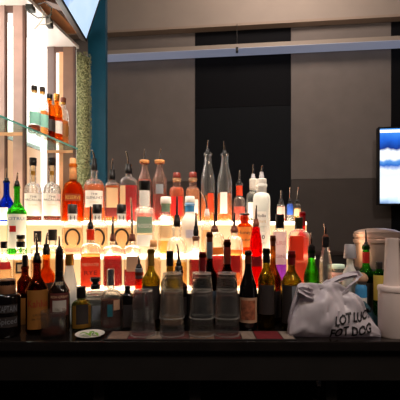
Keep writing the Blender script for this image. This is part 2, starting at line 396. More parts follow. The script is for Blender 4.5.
# ------------------------------------------------------------------ middle step
bottle('gin_bottle', 'green glass bottle with white label and red figure at the far left', g2, 17, T2, 18, 186, 214, 201, 5.6, GREENG, liquid=(L_CLEAR, 214),
       labels=((214.5, 248, 16.5, PAPER, {'text': (('CITRUS', 219, 3, pbr('ink_blue', (90, 110, 170), .6)),)}), (226, 232, 6, REDP, {'dx': -4, 'off': .0008, 'name': 'red_emblem'})), pour=(181, 187, 5, 173, BLACK, .1))
for px, lb in ((72.6, 'squat clear tequila bottle with full black horseshoe emblem above a pale red strip'), (97.2, 'squat horseshoe tequila bottle partly hidden by an orange necked pourer bottle'), (121.6, 'squat horseshoe tequila bottle, rightmost of three, below the red liqueur')):
    bottle('tequila_bottle', lb, g2, px, T2, 20.4, 213, 226, 221, 10, CLEAR, 'dome', n=5, dy=.6, liquid=(L_PEACH, 228), lip=False,
           labels=((214, 221.5, 9, PAPER, {'text': (('H', 218, 4, INK),)}),) + (((248, 253.5, 15, pbr('paper_salmon', (232, 150, 120), .6, trans=.3), {'text': (('TEQUILA', 250.7, 2.4, INKR),)}),)),
           caps=((204.5, 214, 9.6, BLACK if px > 80 else DARKP, 'cap', .94),), horseshoe=(0, 228.5, 247.5, 15))
bottle('liqueur_bottle', 'broad clear bottle with black cap, white neck and sage green label', g2, 144.6, T2, 20.4, 191, 212.5, 207.5, 11.5, CLEAR, 'dome', n=4, dy=.8, liquid=(L_CLEAR, 214), lip=False,
       labels=((191, 206.5, 11, PAPER), (217, 233, 15, GREENP, {'text': (('ROSSO', 226, 4, INKW),)}), (235, 246, 15, PAPER, {'name': 'lower_label'})), caps=((181, 191, 12, BLACK),))
bottle('liqueur_bottle', 'white capped clear bottle with pale green neck label, right of the sage label bottle', g2, 165.8, T2, 16, 203, 222, 213, 8, CLEAR, 'slope', liquid=(L_GOLD, 241),
       labels=((204, 212, 8, GREENP), (226, 238, 12, CREAM)), caps=((197, 204, 11, WHITEC, 'cap', .94),))
bottle('rum_bottle', 'frosted white bottle with pale blue neck label and white cap', g2, 189.8, T2, 17, 203, 222, 212, 9, FROST, 'slope', liquid=(L_PEACH, 226),
       labels=((203, 212, 8.6, BLUEP), (230, 238, 8, pbr('paper_lilac', (190, 190, 205), .6, trans=.2))), caps=((196.5, 203, 10, WHITEC, 'cap', .94),))
bottle('liqueur_bottle', 'small clear bottle with a long pale pourer, below the tall clear pair', g2, 207, T2, 12, 214, 228, 221, 5, CLEAR, 'slope', liquid=(L_PEACH, 230), pour=(209, 216, 5.4, 192, WHITEC, -.35))
bottle('liqueur_bottle', 'amber bottle with black topped orange neck and dark lettering, left of the red one', g2, 244.6, T2, 15, 217, 229, 223, 7.4, AMBERG, 'dome', liquid=(L_AMBER, 224),
       labels=((227, 247, 12.5, pbr('paper_amber', (238, 150, 60), .6, trans=.4), {'text': (('Honey', 233, 4.5, INK), ('LIQUEUR', 240, 2, INK))}),), caps=((213.4, 215.5, 10.5, BLACK), (215.5, 223.5, 7.8, ORANGEP, 'orange_sleeve')))
bottle('vodka_bottle', 'tall frosted white vodka bottle with white capped neck, tallest on the middle step', g2, 261.6, T2, 17, 184, 200, 193, 9.6, FROST, 'dome', liquid=(L_CLEAR, 204),
       labels=((212, 226, 9, PAPER, {'text': (('Vodka', 216, 3, INK), ('ESTATE', 222, 2, INKG))}), (232, 242, 7, PAPER, {'name': 'lower_label', 'text': (('40', 237, 4, INK),)})), caps=((179, 193, 10, WHITEC, 'white_cap'),), pour=(172, 180, 5, 166, GREYC, .15))
bottle('liqueur_bottle', 'slender red glass bottle at the right end of the middle step', g2, 302.4, T2, 11, 213, 236, 231, 5.5, REDG, 'slope', liquid=(L_PINK, 240), caps=((212, 226, 6, MAROON, 'capsule'),))

# ------------------------------------------------------------------ lowest step
bottle('liqueur_bottle', 'bell shaped clear bottle with dark cap and red label, leftmost on the lowest step', g1, 4, T1, 15.5, 249, 272, 252, 5, CLEAR, 'slope', liquid=(L_PEACH, 262), labels=((262, 269, 11, REDP),), caps=((241.5, 248.5, 6.6, BLACK),))
bottle('tequila_bottle', 'square clear bottle with doubled dark stopper and round dark badge, below the green bottle', g1, 20.8, T1, 14.6, 247, 259, 253, 8, CLEAR, 'dome', n=5, dy=.8, liquid=(L_PEACH, 260),
       labels=((262, 273, 9, DARKP), (264, 271, 6, CREAM, {'off': .0008, 'name': 'label_centre'})), caps=((241.5, 247.5, 8.4, BLACK), (235, 239, 8, BLACK, 'stopper_top'), (239, 241.5, 6, CREAM, 'stopper_ring')))
bottle('tequila_bottle', 'square clear bottle with a brown black cap behind the yellow label liqueur', g1, 37.6, T1, 13, 241, 250, 245, 6.6, CLEAR, 'dome', n=5, dy=.8, liquid=(L_PEACH, 256), caps=((231, 242, 7.4, DARKP),))
bottle('tequila_bottle', 'square clear bottle with a brown black cap behind the cream liqueur bottle', g1, 52.6, T1, 13, 240, 250, 245, 7.4, CLEAR, 'dome', n=5, dy=.8, liquid=(L_PEACH, 252), caps=((229.5, 240.5, 8.4, DARKP),))
bottle('liqueur_bottle', 'square bottle with big orange red label and dark pourer on the lowest step', g1, 90.6, T1, 19.6, 229, 250, 243, 7.8, CLEAR, 'dome', n=6, dy=.8, liquid=(L_ORANGE, 254),
       labels=((256.5, 286, 18.2, ORANGEP, {'text': (('FIREWATER', 264, 3, CREAM), ('RYE', 272, 4, INKR))}), (229.5, 240, 7.8, ORANGEP)), pour=(222, 229.5, 6, 207, BLACK, 0, BLACK))
bottle('whisky_bottle', 'square bottle of dark red spirit with small greenish label, right of the orange label bottle', g1, 112.8, T1, 18.6, 242, 250, 245, 6, CLEAR, 'dome', n=6, dy=.8, liquid=(L_DARK, 256),
       labels=((269, 285, 7, pbr('paper_moss', (120, 110, 70), .6, trans=.2), {'dx': -2.5}),), pour=(234, 241.5, 6, 217, BROWNC, .02, BLACK))
bottle('whisky_bottle', 'square bottle with blank beige label above dark red spirit', g1, 132.2, T1, 16.6, 242, 250, 245, 6, CLEAR, 'dome', n=6, dy=.8, liquid=(L_DARK, 270),
       labels=((256, 271, 11, TANP),), pour=(234, 241.5, 7, 199, BROWNC, -.04))
bottle('tequila_bottle', 'plain domed clear bottle without label, behind the olive green wine bottle', g1, 153.4, T1, 16, 246, 262, 250, 7, CLEAR, 'dome', liquid=(L_PEACH, 258), caps=((240, 247, 7.6, WOODC, 'cork_stopper', .9),))
bottle('tequila_bottle', 'round domed clear bottle with thick black collar, wide shoulders and pale gold base', g1, 177, T1, 20.8, 227, 252, 237, 9, CLEAR, 'dome', liquid=(L_GOLD, 262), pour=(215, 227, 7.4, 197, BLACK, 0, BLACK))
bottle('liqueur_bottle', 'white shouldered bell bottle with brown cork ring and dark red spirit', g1, 196, T1, 14.8, 236, 259, 242, 6.8, CLEAR, 'slope', liquid=(L_DARK, 260), caps=((236.5, 241, 7, BROWNC, 'cork_ring'),), pour=(226, 236, 5.6, 213, BLACK, 0, BLACK))
bottle('liqueur_bottle', 'round domed bottle with layered orange and dark red drink', g1, 214.6, T1, 20.8, 231, 243, 232, 8, CLEAR, 'dome', liquid=(L_DARK, 256), labels=((247, 254.5, 17, pbr('paper_apricot', (250, 165, 70), .6, trans=.45)),), pour=(226, 232.5, 7.6, 214, BROWNC, -.05, BLACK))
bottle('liqueur_bottle', 'clear shouldered bottle with orange red drink and brown collar, left of the red liqueur', g1, 234.2, T1, 17.2, 232, 246, 236, 7, CLEAR, 'dome', liquid=(L_ORANGE, 250), labels=((255, 272, 12, REDP),), pour=(226, 233, 7.6, 213, BROWNC, .03, BLACK))
bottle('liqueur_bottle', 'vivid red narrow bottle with a thin steel pourer in front of the white vodka', g1, 256, T1, 12.4, 227, 246, 228, 7.6, REDG, 'slope', liquid=(L_RED, 232), labels=((256, 266, 11, MAROON),), pour=(219, 227, 6.4, 206, BROWNC, .03))
bottle('vodka_bottle', 'white labelled bottle with wide black cap and purple drink at its foot', g1, 279.8, T1, 13.6, 228, 232, 230, 9, CLEAR, 'dome', n=4, liquid=(L_PURPLE, 264),
       labels=((232, 264, 13, pbr('paper_pink_white', (252, 234, 236), .6, trans=.7), {'text': (('PURE', 243, 4, pbr('ink_rose', (226, 170, 170), .6)), ('GIN', 256, 3, pbr('ink_rose2', (200, 140, 150), .6)))}),), caps=((214.5, 228.5, 8.6, BLACK),))
bottle('rum_bottle', 'wide shouldered bottle with bright orange label and greenish black cap at the right end', g1, 298.8, T1, 20.6, 228, 237, 230, 8.4, CLEAR, 'dome', n=5, dy=.7, liquid=(L_PINK, 238),
       labels=((236, 260, 13, ORANGEP, {'dx': -2}), (262, 280, 14, pbr('paper_coral', (248, 130, 90), .6, trans=.7), {'name': 'lower_label'})), caps=((217.5, 229, 8, pbr('olive_black_cap', (44, 42, 26), .4)),))

# ------------------------------------------------------------------ bottles on the bar
bottle('rum_bottle', 'squat black bottle with silver scrawl and broad tan neck', gb, 7.5, FR, 24, 280, 298, 293, 15, BLACKG, 'dome', lip=False, caps=((279, 293.5, 16, pbr('tan_leather', (126, 84, 56), .5), 'cap', .9),),
       labels=((303, 311, 17, DARKP, {'text': (('CAPTAIN', 307, 6, GREYP),)}), (315, 325, 17, DARKP, {'name': 'lower_label', 'text': (('Spiced', 320, 7, GREYP),)})))
bottle('liqueur_bottle', 'slim dark bottle with yellow strip label behind the squat black bottle', gb, 25, RB, 15, 266, 283, 274, 6.5, BROWNG, liquid=(L_BROWN, 280), labels=((297, 324, 8, YELLOWP, {'dx': -2.5}),), caps=((255, 267, 5.4, BLACK),))
bottle('coffee_liqueur_bottle', 'brown coffee liqueur bottle with yellow label and red lettering', gb, 37, (1.205, BAR), 20.8, 260, 291, 274, 7.4, BROWNG, 'slope', liquid=(L_BROWN, 280),
       labels=((289, 327, 18.5, YELLOWP, {'dx': 1.5, 'text': (('Kahlúa', 302, 7, INKR), ('LICOR', 313, 2, INK), ('de CAFE', 317, 2, INK))}),), pour=(253, 263, 7.4, 234, BLACK, -.05))
bottle('whisky_bottle', 'amber spirit bottle with black collared pourer between the two liqueurs', gb, 46.4, RB, 16, 254, 276, 266, 7, AMBERG, liquid=(L_AMBER, 260), labels=((282, 318, 13, DARKP),), pour=(244, 255, 7, 233, BLACK, .1))
bottle('cream_liqueur_bottle', 'near black cream liqueur bottle with long neck and dark red pictured label', gb, 59.4, (1.226, BAR), 20.2, 254, 294, 277, 8, pbr('cream_liqueur_glass', (26, 16, 12), .12, coat=.4), 'slope', lip=False,
       labels=((281, 285, 7, DARKP, {'name': 'shoulder_label', 'text': (("BAILEYS", 283, 2.6, CREAM),)}), (292, 314, 16.5, pbr('paper_plum', (84, 30, 26), .6), {'text': (('IRISH CREAM', 295.5, 2.4, CREAM),)}), (299, 310, 12, pbr('paper_pasture', (168, 160, 150), .6), {'name': 'picture', 'off': .0008})),
       caps=((249, 277, 8.2, BLACK, 'foil_capsule', .9),), pour=(246, 250, 5, 236, BLACK, -.05))
bottle('rum_bottle', 'frosted white cone shouldered bottle with gold cap', gb, 69.5, RB, 21, 264, 302, 268, 8, FROST, 'cone', labels=((306, 318, 16, PAPER),), caps=((254, 265.5, 8.4, GOLDP, 'gold_cap'),), lip=False)
bottle('rum_bottle', 'round bottle with black cap and gold ringed dark disc label', gb, 81.3, RA, 18.8, 297, 306, 300, 8, glass('smoke_green_glass', (176, 186, 130), .4), 'dome', liquid=(L_STRAW, 306), dy=.7,
       labels=((300, 327, 17, GOLDP, {'dx': 1}), (303.5, 323, 11, DARKP, {'dx': 1, 'off': .001, 'name': 'label_disc'})), caps=((286.5, 298, 9, BLACK),))
bottle('gin_bottle', 'clear square bottle with stepped black stopper behind the white dish', gb, 95.5, RB, 21, 288, 296, 291, 9, CLEAR, 'dome', n=5, liquid=(L_CLEAR, 298), labels=((304, 318, 10, GREYP, {'dx': 2}),), caps=((284.5, 289, 9.6, BLACK, 'stopper_base'), (281.5, 284.5, 6.4, BLACK, 'stopper_neck'), (277.5, 281.5, 10.2, BLACK, 'stopper_top')))
bottle('gin_bottle', 'low domed clear bottle with silver cap and small teal label', gb, 111, RA, 20.5, 285, 299, 289, 7, CLEAR, 'dome', liquid=(L_BROWN, 300), dy=.8, labels=((303, 315, 5, pbr('paper_deep_teal', (20, 88, 100), .6), {'dx': -1}), (299, 309, 7, TANP, {'dx': 6, 'name': 'side_label'})), caps=((269, 285.5, 7, SILVER),))
bx = bottle('liqueur_bottle', 'black square shouldered bottle between the low domed bottle and the red necked one', gb, 127.5, RA, 11, 291, 297, 293, 6, BLACKG, 'dome', n=5, caps=((286, 292, 5.5, BLACK),), labels=((304, 326, 9, pbr('paper_charcoal', (34, 28, 28), .6)),))
bottle('aperitif_bottle', 'red necked aperitif bottle with grey collar and steel pourer', gb, 139, RB, 18, 272, 304, 290, 8, glass('red_brown_glass', (210, 70, 40), .4), 'slope', liquid=(L_RED, 292), labels=((308, 320, 14, PAPER),), caps=((268, 279, 7.8, GREYP, 'grey_collar'), ), pour=(264, 269, 6.4, 255, BLACK, -.12))
bottle('wine_bottle', 'olive green white wine bottle with dark label behind the single upturned pint', gb, 151, RA, 18, 250, 281, 268, 6.6, OLIVEG, liquid=(L_STRAW, 276), labels=((285, 318, 16.5, DARKP),), caps=((249, 266, 7, pbr('olive_foil', (150, 116, 50), .4, .3), 'foil_capsule', .94),))
bottle('wine_bottle', 'yellow green wine bottle with black foil behind the left pint glass stack', gb, 169.8, RA, 18, 254, 284, 272, 6.8, OLIVEG, liquid=(L_STRAW, 276), labels=((290, 322, 16, TANP),), caps=((251, 266, 7.4, BLACK, 'foil_capsule', .96),))
bottle('vermouth_bottle', 'black bottle with wide collar and bent pourer right of the black foil wine', gb, 178.8, RB, 18.4, 270, 288, 280, 8, BLACKG, 'slope', caps=((266, 276, 9, BLACK, 'collar', .82),), pour=(260, 266, 5.5, 244, BLACK, -.12), labels=((296, 314, 15, DARKP),))
bottle('wine_bottle', 'red wine bottle with dark maroon foil behind the middle pint glass stack', gb, 202.4, RA, 17.6, 254, 287, 276, 7, DARKG, liquid=(L_WINE, 280), labels=((291, 322, 15, DARKP),), caps=((252, 275, 7.4, MAROON, 'foil_capsule', .94),))
bottle('wine_bottle', 'tall wine bottle with brown foil top and slate blue neck sleeve', gb, 209.6, RB, 18, 234, 281, 263, 6, DARKG, liquid=(L_WINE, 270), labels=((290, 314, 15, SLATE),), caps=((232, 242, 6.2, BROWNF, 'foil_capsule'), (242, 258.5, 6.4, SLATE, 'neck_sleeve')))
bottle('wine_bottle', 'brown wine bottle with red brown foil behind the right pint glass stack', gb, 227.2, RA, 20, 242, 283, 265, 7, DARKG, liquid=(L_BROWN, 276), labels=((290, 322, 17, DARKP),), caps=((239.5, 247, 6.6, BROWNF, 'foil_top'), (247, 264, 7.6, REDC, 'foil_capsule', .95)))
bottle('wine_bottle', 'dark wine bottle with tan and red picture label right of the pint glasses', gb, 248.2, RA, 18.2, 252, 293, 266, 6.6, BLACKG, liquid=None, labels=((296.5, 321, 16.5, TANP), (299, 318, 13, pbr('paper_brick', (150, 84, 56), .6, noise_amt=.6, noise_scale=60), {'off': .0008, 'name': 'label_picture'})), caps=((250.5, 264, 7, BROWNF, 'foil_capsule', .96),))
bottle('wine_bottle', 'golden brown wine bottle with black foil and dark square label', gb, 266.4, RA, 17, 250, 281, 266, 7, OLIVEG, liquid=(L_STRAW, 279), labels=((284, 313, 15, DARKP),), caps=((248.5, 263, 7.6, BLACK, 'foil_capsule', .95),))
bottle('wine_bottle', 'tall slim brown necked bottle between two black label wines', gb, 273, RB, 17, 238, 282, 262, 5.2, glass('umber_glass', (150, 96, 40), .4), liquid=(L_BROWN, 276), labels=((290, 316, 15, DARKP),), caps=((235.5, 246, 5.4, BROWNF, 'foil_capsule'),))
bottle('wine_bottle', 'wine bottle with bright maroon foil and pale yellow shoulders beside the plastic bag', gb, 291.5, RA, 20, 254, 283, 268, 7.2, OLIVEG, liquid=(L_STRAW, 272), labels=((284, 322, 18, DARKP), (285, 309, 8, GREYP, {'dx': 4.6, 'off': .0008, 'name': 'side_label'})), caps=((251, 265, 7.8, MAROON, 'foil_capsule', .96),))
bottle('liqueur_bottle', 'vivid green bottle with black collar and pourer behind the plastic bag', gb, 311.5, RB, 15.2, 250, 278, 260, 6.6, GREENG, liquid=(L_STRAW, 272), labels=((286, 310, 14, GREYP),), caps=((246, 258, 7, BLACK, 'collar'),), pour=(244, 246.5, 5, 233, BLACK, -.05))
bottle('vodka_bottle', 'faceted clear bottle with black collar and steel pourer right of the green one', gb, 325.6, RB, 11.8, 240, 262, 248, 6.6, CLEAR, 'cone', n=3, liquid=(L_PINK, 286), labels=((290, 312, 9, PAPER),), caps=((237, 247.5, 7, BLACK, 'collar'),), pour=(234.5, 237.5, 5.6, 223.5, BROWNC, -.12))
bottle('milk_bottle', 'white bottle with flared grey cap behind the plastic bag', gb, 350, (1.34, BAR), 14.6, 258, 276, 264, 6.4, FROST, 'slope', liquid=(pbr('white_liquid', (235, 240, 240), .4, trans=.3), 276), caps=((244.5, 258.5, 12.4, GREYC, 'flared_cap', .82),), lip=False)
bottle('absinthe_bottle', 'green bottle with red neck label, in front of the steel ice bucket', gb, 366, (1.40, BAR), 17, 246, 277, 264, 6.6, GREENG, liquid=(L_BROWN, 278), labels=((252, 263, 6.4, REDP), (282, 318, 15.5, DARKP)), caps=((244.5, 250, 7, pbr('deep_green_cap', (20, 40, 20), .4)),), pour=(242, 245, 4, 230, BLACK, -.03, BLACK))
bottle('mixer_bottle', 'small bottle with round tan knob top and blue label behind the bag', gb, 361, (1.285, BAR), 11, 284, 288, 286, 8, CLEAR, 'dome', liquid=(L_CLEAR, 300), labels=((284.5, 297, 10.4, BLUEP), (297, 303, 10.4, PAPER, {'name': 'lower_label'})), lip=False)
kn = bpy.data.objects[[o.name for o in bpy.data.objects if o.name.startswith('mixer_bottle')][0]]
dK = 1.285; hK = lambda y: Z(y, dK) - BAR; rk = 6.6/(F/dK)
loft('knob_stopper', [(0, hK(285.5))] + [(rk*math.sin(PI*t), hK(278.5) - (hK(272.5)-hK(278.5))*math.cos(PI*t)) for t in (.12, .25, .38, .5, .62, .75, .88)] + [(0, hK(272.5))], TANP, kn, seg=24)
bottle('juice_bottle', 'narrow bottle with yellow green label between the dark box and the white jug', gb, 379, (1.33, BAR), 10.5, 268, 274, 271, 6, GREENG, 'dome', liquid=(L_STRAW, 276), labels=((275, 300, 9.6, pbr('paper_lime', (226, 200, 90), .6, trans=.3)),), caps=((262, 269, 6.4, DARKP),))
jr = bottle('garnish_jar', 'low clear jar with red printed band behind the bag, left of the white bottle', gb, 338, (1.46, BAR), 16, 268, 276, 271, 13, CLEAR, 'dome', liquid=(L_PEACH, 290), labels=((272, 281, 13, pbr('paper_pink', (226, 180, 170), .6, trans=.2), {'text': (('OLIVES', 276.5, 4, INKR),)}),), caps=((264.5, 268.5, 14, pbr('mint_lid', (190, 214, 196), .5), 'lid', .9),), cat='jar')

# ------------------------------------------------------------------ glasses
def pint(label, px, d, z, pw=None):
    R0, R1, hgt = .031, .0405, .14       # closed end up, mouth down
    root = empty('pint_glass', (X(px, d), d, z), label, 'glass', 'upturned pint glasses')
    out = [(R1-.003, 0), (R1, .0015), (R1, .004)] + [(R1 + (R0-R1)*t, .004 + (hgt-.008)*t) for t in (.25, .5, .75, 1)] + [(R0-.003, hgt), (0, hgt)]
    inn = [(0, hgt-.012), (R0-.006, hgt-.013)] + [(R1-.003 + (R0-R1)*t, .004 + (hgt-.02)*t) for t in (.9, .6, .3, 0)] + [(R1-.003, 0)]
    loft('glass_wall', out + inn, TUMBLER, root, seg=40)
    tor = [(R1-.0015 + .0022*math.cos(2*PI*k/8), .0022 + .0022*math.sin(2*PI*k/8)) for k in range(9)]
    loft('rim', tor, RIMG, root, seg=40)
    # foot ring at the closed end, its light line put in as hazier glass
    loft('foot_ring', [(R0-.008, hgt-.001), (R0-.001, hgt-.001), (R0-.001, hgt+.003), (R0-.008, hgt+.003), (R0-.008, hgt-.001)], RIMG, root, seg=32)
    return root
dG = 1.165; up = .055
for px, nm in ((172, 'left'), (201.8, 'middle'), (227, 'right')):
    pint('lower upturned pint glass in the %s two glass stack on the bar mat' % nm, px, dG, BAR+.006)
    pint('upper upturned pint glass nested on the %s two glass stack on the bar mat' % nm, px, dG, BAR+.006+up)
pint('single upturned pint glass at the left of the pint stacks', 143, dG, BAR+.006)

rg = empty('rocks_glass', (X(53.5, 1.152), 1.152, BAR), 'short clear rocks glass standing before the dark cream liqueur bottle', 'glass')
w2, h2 = .038, .086
loft('glass_wall', [(0, 0), (w2*.9, 0), (w2*.95, .003), (w2, h2-.001), (w2-.001, h2), (w2-.0022, h2-.001), (w2*.95-.003, .016), (w2*.8, .012), (0, .012)], TUMBLER, rg, seg=40)
loft('drink', [(0, .0125), (w2*.78, .0125), (w2*.95-.0036, .0165), (w2*.955-.0036, .026), (0, .026)], L_BROWN, rg, seg=40)

# white dish of lime wedges
ds = empty('garnish_dish', (X(90, 1.166), 1.166, BAR), 'shallow white dish of lime wedges at the front of the bar', 'dish')
R = .046
loft('dish_body', [(0, 0), (R*.8, 0), (R, .008), (R, .0095), (R*.96, .0095), (R*.78, .003), (0, .003)], pbr('white_ceramic', (226, 220, 210), .25), ds, seg=40)
LIME = pbr('lime_flesh', (120, 170, 60), .45, noise_amt=.3, noise_scale=120); 
for k, (dx, dy, rz) in enumerate(((-.018, -.006, .3), (.004, .006, 1.4), (.02, -.01, 2.5), (-.004, -.02, -.2))):
    vs = []; fs = []; N = 10
    for i in range(N+1):
        a = PI*i/N
        for y in (-.5, 0, .5):
            wv = .006*(1 if y else 1.25); vs.append((math.cos(a)*.014, y*.012*math.sin(a), math.sin(a)*.011*(1 if y == 0 else .92)))
    for i in range(N):
        for k2 in range(2): fs.append((i*3+k2, i*3+k2+1, i*3+k2+4, i*3+k2+3))
        fs.append((i*3, i*3+3, i*3+5, i*3+2))
    wd = mesh('lime_wedge', vs, fs, LIME); wd.location = (X(90, 1.166)+dx, 1.166+dy, BAR+.0036); wd.rotation_euler = (0, 0, rz)
    tag(wd, 'green lime wedge lying in the white dish', 'lime', 'lime wedges in the white dish')

# bar mat with coloured printed blocks
mt = empty('bar_mat', (X(200, 1.163), 1.163, BAR), 'long rubber bar mat with red and tan printing under the pint glasses', 'mat')
xa, xb = X(108, 1.163)-X(200, 1.163), X(293, 1.163)-X(200, 1.163)
box('rubber_base', xa, xb, -.046, .046, 0, .004, pbr('mat_black', (16, 14, 14), .6), mt, .001)
u = lambda p: X(p, 1.163)-X(200, 1.163)
for p0, p1, c in ((110, 129, (120, 96, 80)), (130, 147, (90, 20, 20)), (148, 163, (130, 112, 98)), (164, 189, (84, 40, 34)), (190, 214, (112, 84, 66)), (215, 240, (90, 30, 28)), (241, 254, (134, 118, 106)), (255, 280, (110, 30, 36)), (281, 291.5, (150, 134, 120))):
    box('printed_panel', u(p0), u(p1), -.041, .041, .004, .0052, pbr('mat_print_%d' % p0, c, .6, noise_amt=.25, noise_scale=90), mt)

# white store-and-pour jug
jg = empty('pour_jug', (X(392, 1.17), 1.17, BAR), 'white plastic pour jug with tall tapered neck at the right end of the bar', 'jug')
JW = pbr('jug_plastic', (226, 208, 200), .4, trans=.08)
s = F/1.17; H = lambda y: Z(y, 1.17) - BAR
rj = 13/s
loft('body', [(0, 0), (rj*.95, 0), (rj*.99, .004), (rj*.985, H(291)), (rj*.97, H(289)), (0, H(289))], JW, jg, seg=48)
loft('screw_collar', [(0, H(290.5)), (rj*1.03, H(290.5)), (rj*1.04, H(289)), (rj*1.03, H(286.5)), (rj*.98, H(285.6)), (rj*.7, H(285)), (0, H(285))], JW, jg, seg=48)
loft('neck', [(0, H(286)), (8.2/s, H(286)), (7.6/s, H(281)), (7/s, H(262)), (6.1/s, H(241)), (6.4/s, H(240)), (6.2/s, H(238)), (5.2/s, H(238)), (5/s, H(246)), (0, H(246))], JW, jg, seg=40)

# steel ice bucket on a dark box
bxq = tag(box('speed_rack_box', X(352, 1.6), X(402, 1.6)+.02, 1.49, 1.72, BAR, Z(267, 1.6), pbr('rack_black', (15, 14, 14), .5), None, .006), 'black box behind the bar bottles carrying the steel ice bucket', 'box')
ib = empty('ice_bucket', (X(376.5, 1.6), 1.6, Z(267, 1.6)), 'shiny steel ice bucket with banded rim standing on the black box', 'bucket')
s = F/1.6; H = lambda y: Z(y, 1.6) - Z(267, 1.6); rb = 20.5/s
BK = pbr('bucket_steel', (232, 204, 188), .34, .8, noise_amt=.08, noise_scale=20)
loft('body', [(0, 0), (rb*.96, 0), (rb, .006), (rb, H(241)), (rb-.002, H(241)), (rb-.002, .01), (0, .01)], BK, ib, seg=56)
loft('rim_band', [(rb-.002, H(243)), (rb*1.06, H(242.4)), (rb*1.06, H(239.6)), (rb*1.01, H(239)), (rb*1.01, H(237.6)), (rb*1.06, H(237)), (rb*1.06, H(233.6)), (rb-.002, H(233)), (rb-.002, H(243))], BK, ib, seg=56)
loft('lid', [(0, H(233)), (rb*1.03, H(233)), (rb*1.03, H(232)), (rb*.8, H(229.8)), (rb*.4, H(228.4)), (0, H(228))], BK, ib, seg=56)

# crumpled teal cloth behind the bag
bm = bmesh.new(); NU, NV = 26, 18; g = []
for i in range(NU):
    row = []
    for j in range(NV):
        uu, vv = i/(NU-1), j/(NV-1)
        x = X(349, 1.225) + uu*(X(379.5, 1.225) - X(349, 1.225)); a = PI*vv
        top = .115*math.sin(PI*min(1, .12+uu*.8))**.6*(1-.35*uu)
        nz = noise.noise(Vector((uu*5, vv*4, 3)))
        row.append(bm.verts.new((x + .006*nz, 1.228 - math.cos(a)*.016*(1+.5*nz), BAR + .001 + max(0, math.sin(a))*top*(1+.18*nz))))
    g.append(row)
for i in range(NU-1):
    for j in range(NV-1): bm.faces.new((g[i][j], g[i+1][j], g[i+1][j+1], g[i][j+1]))
    bm.faces.new((g[i][0], g[i][NV-1], g[i+1][NV-1], g[i+1][0]))
bm.faces.new(g[0]); bm.faces.new(list(reversed(g[-1])))
tag(bmobj('bar_towel', bm, pbr('towel_teal', (48, 84, 94), .9, bump=.4, noise_scale=200), smooth=True), 'crumpled teal bar towel between the plastic bag and the white jug', 'towel')

# the plastic bag
bg = empty('plastic_bag', (X(333, 1.165), 1.165, BAR), 'crumpled white plastic carrier bag with black handwriting lying on the bar', 'bag')
BAGM = pbr('bag_plastic', (226, 218, 224), .32, trans=.3, spec=.6)
OUT = [(288.5, 318), (291, 306), (294, 299), (298, 286), (304, 283), (312, 284.5), (320, 284), (328, 281.5), (336, 282.5), (344, 288), (352, 295), (360, 302), (367, 311), (373, 320), (378, 328), (379.5, 333)]
def ytop(px):
    for (a, b), (c, e) in zip(OUT, OUT[1:]):
        if a <= px <= c: return b + (e-b)*(px-a)/(c-a)
    return OUT[-1][1] if px > 300 else OUT[0][1]
bm = bmesh.new(); NU, NV = 90, 48; g = []; dB = 1.165
for i in range(NU):
    t = i/(NU-1); px = 288.5 + 91*t
    ht = max(.004, Z(ytop(px), dB) - BAR); wd = .044*(math.sin(PI*(.06+.88*t)))**.5
    row = []
    for j in range(NV):
        a = 2*PI*j/NV; c, sn = math.cos(a), math.sin(a)
        yy = -math.copysign(abs(c)**.75, c)*wd*(.8+.2*min(1, ht/.1)); zz = .5 + .5*math.copysign(abs(sn)**.7, sn)
        fall = 1 - .55*zz**2
        p = Vector((X(px, dB) - bg.location.x, yy*fall, ht*zz))
        fu, fv = px/12, zz*4.2; fs_, ft = (fu+fv)*.7, (fv-fu)*.7
        n1 = noise.noise(Vector((fu*.5, fv*.5, c + 1.7))); n2 = abs(noise.noise(Vector((fs_*.32, ft*.95, c*1.2 + 5)))); n3 = abs(noise.noise(Vector((fs_*1.5 + 3, ft*.6 + fu*.5, c*1.5))))
        k = (n1*.012 + (n2-.2)*.038 + (n3-.2)*.016)
        if -c < 0: p.y -= k*.7*(1 if zz > .5 else .5)
        else: p.y += k*.4
        p.z += k*.55*zz
        p.z = max(.0008, p.z); p.y = max(-.054, min(.04, p.y))
        row.append(bm.verts.new(p))
    g.append(row)
for i in range(NU-1):
    for j in range(NV): bm.faces.new((g[i][j], g[i+1][j], g[i+1][(j+1) % NV], g[i][(j+1) % NV]))
bm.faces.new(g[0]); bm.faces.new(list(reversed(g[-1])))
bmesh.ops.recalc_face_normals(bm, faces=bm.faces)
tree = BVHTree.FromBMesh(bm)
bmobj('bag_body', bm, BAGM, bg, smooth=True)
def ribbon(name, pts, w, mat, parent):
    vs = []; fs = []; n = len(pts)
    for i, (p, wv) in enumerate(pts):
        p = Vector(p); ph = .004
        for k in range(7):
            f = k/6 - .5
            vs.append(p + Vector(wv)*f*w + Vector((0, .008*math.cos(f*9 + i*.8) - .004, .002*math.sin(f*14+i))))
    for i in range(n-1):
        for k in range(6): fs.append((i*7+k, i*7+k+1, i*7+k+8, i*7+k+7))
    o = mesh(name, vs, fs, mat, parent)
    m = o.modifiers.new('thick', 'SOLIDIFY'); m.thickness = .0012; m.offset = 0
    return o
bp = lambda px, py, y: (X(px, dB) - bg.location.x, y, Z(py, dB) - BAR)
def strap(pts, w): ribbon('handle_strap', [(bp(a, b, y), wv) for a, b, y, wv in pts], w, BAGM, bg)
strap([(318, 291, .0, (.3, 0, 1)), (326, 285, .002, (.3, 0, 1)), (335, 280.5, .004, (.25, 0, 1)), (344, 277, .006, (.2, 0, 1)), (352, 274.5, .006, (.2, 0, 1)), (357, 274, .004, (.4, 0, 1)), (358, 277, .0, (1, 0, .6)), (354, 281, -.004, (.8, 0, .8)), (348, 286, -.006, (.6, 0, 1)), (342, 292, -.006, (.5, 0, 1)), (337, 298, -.004, (.5, 0, 1))], .022)
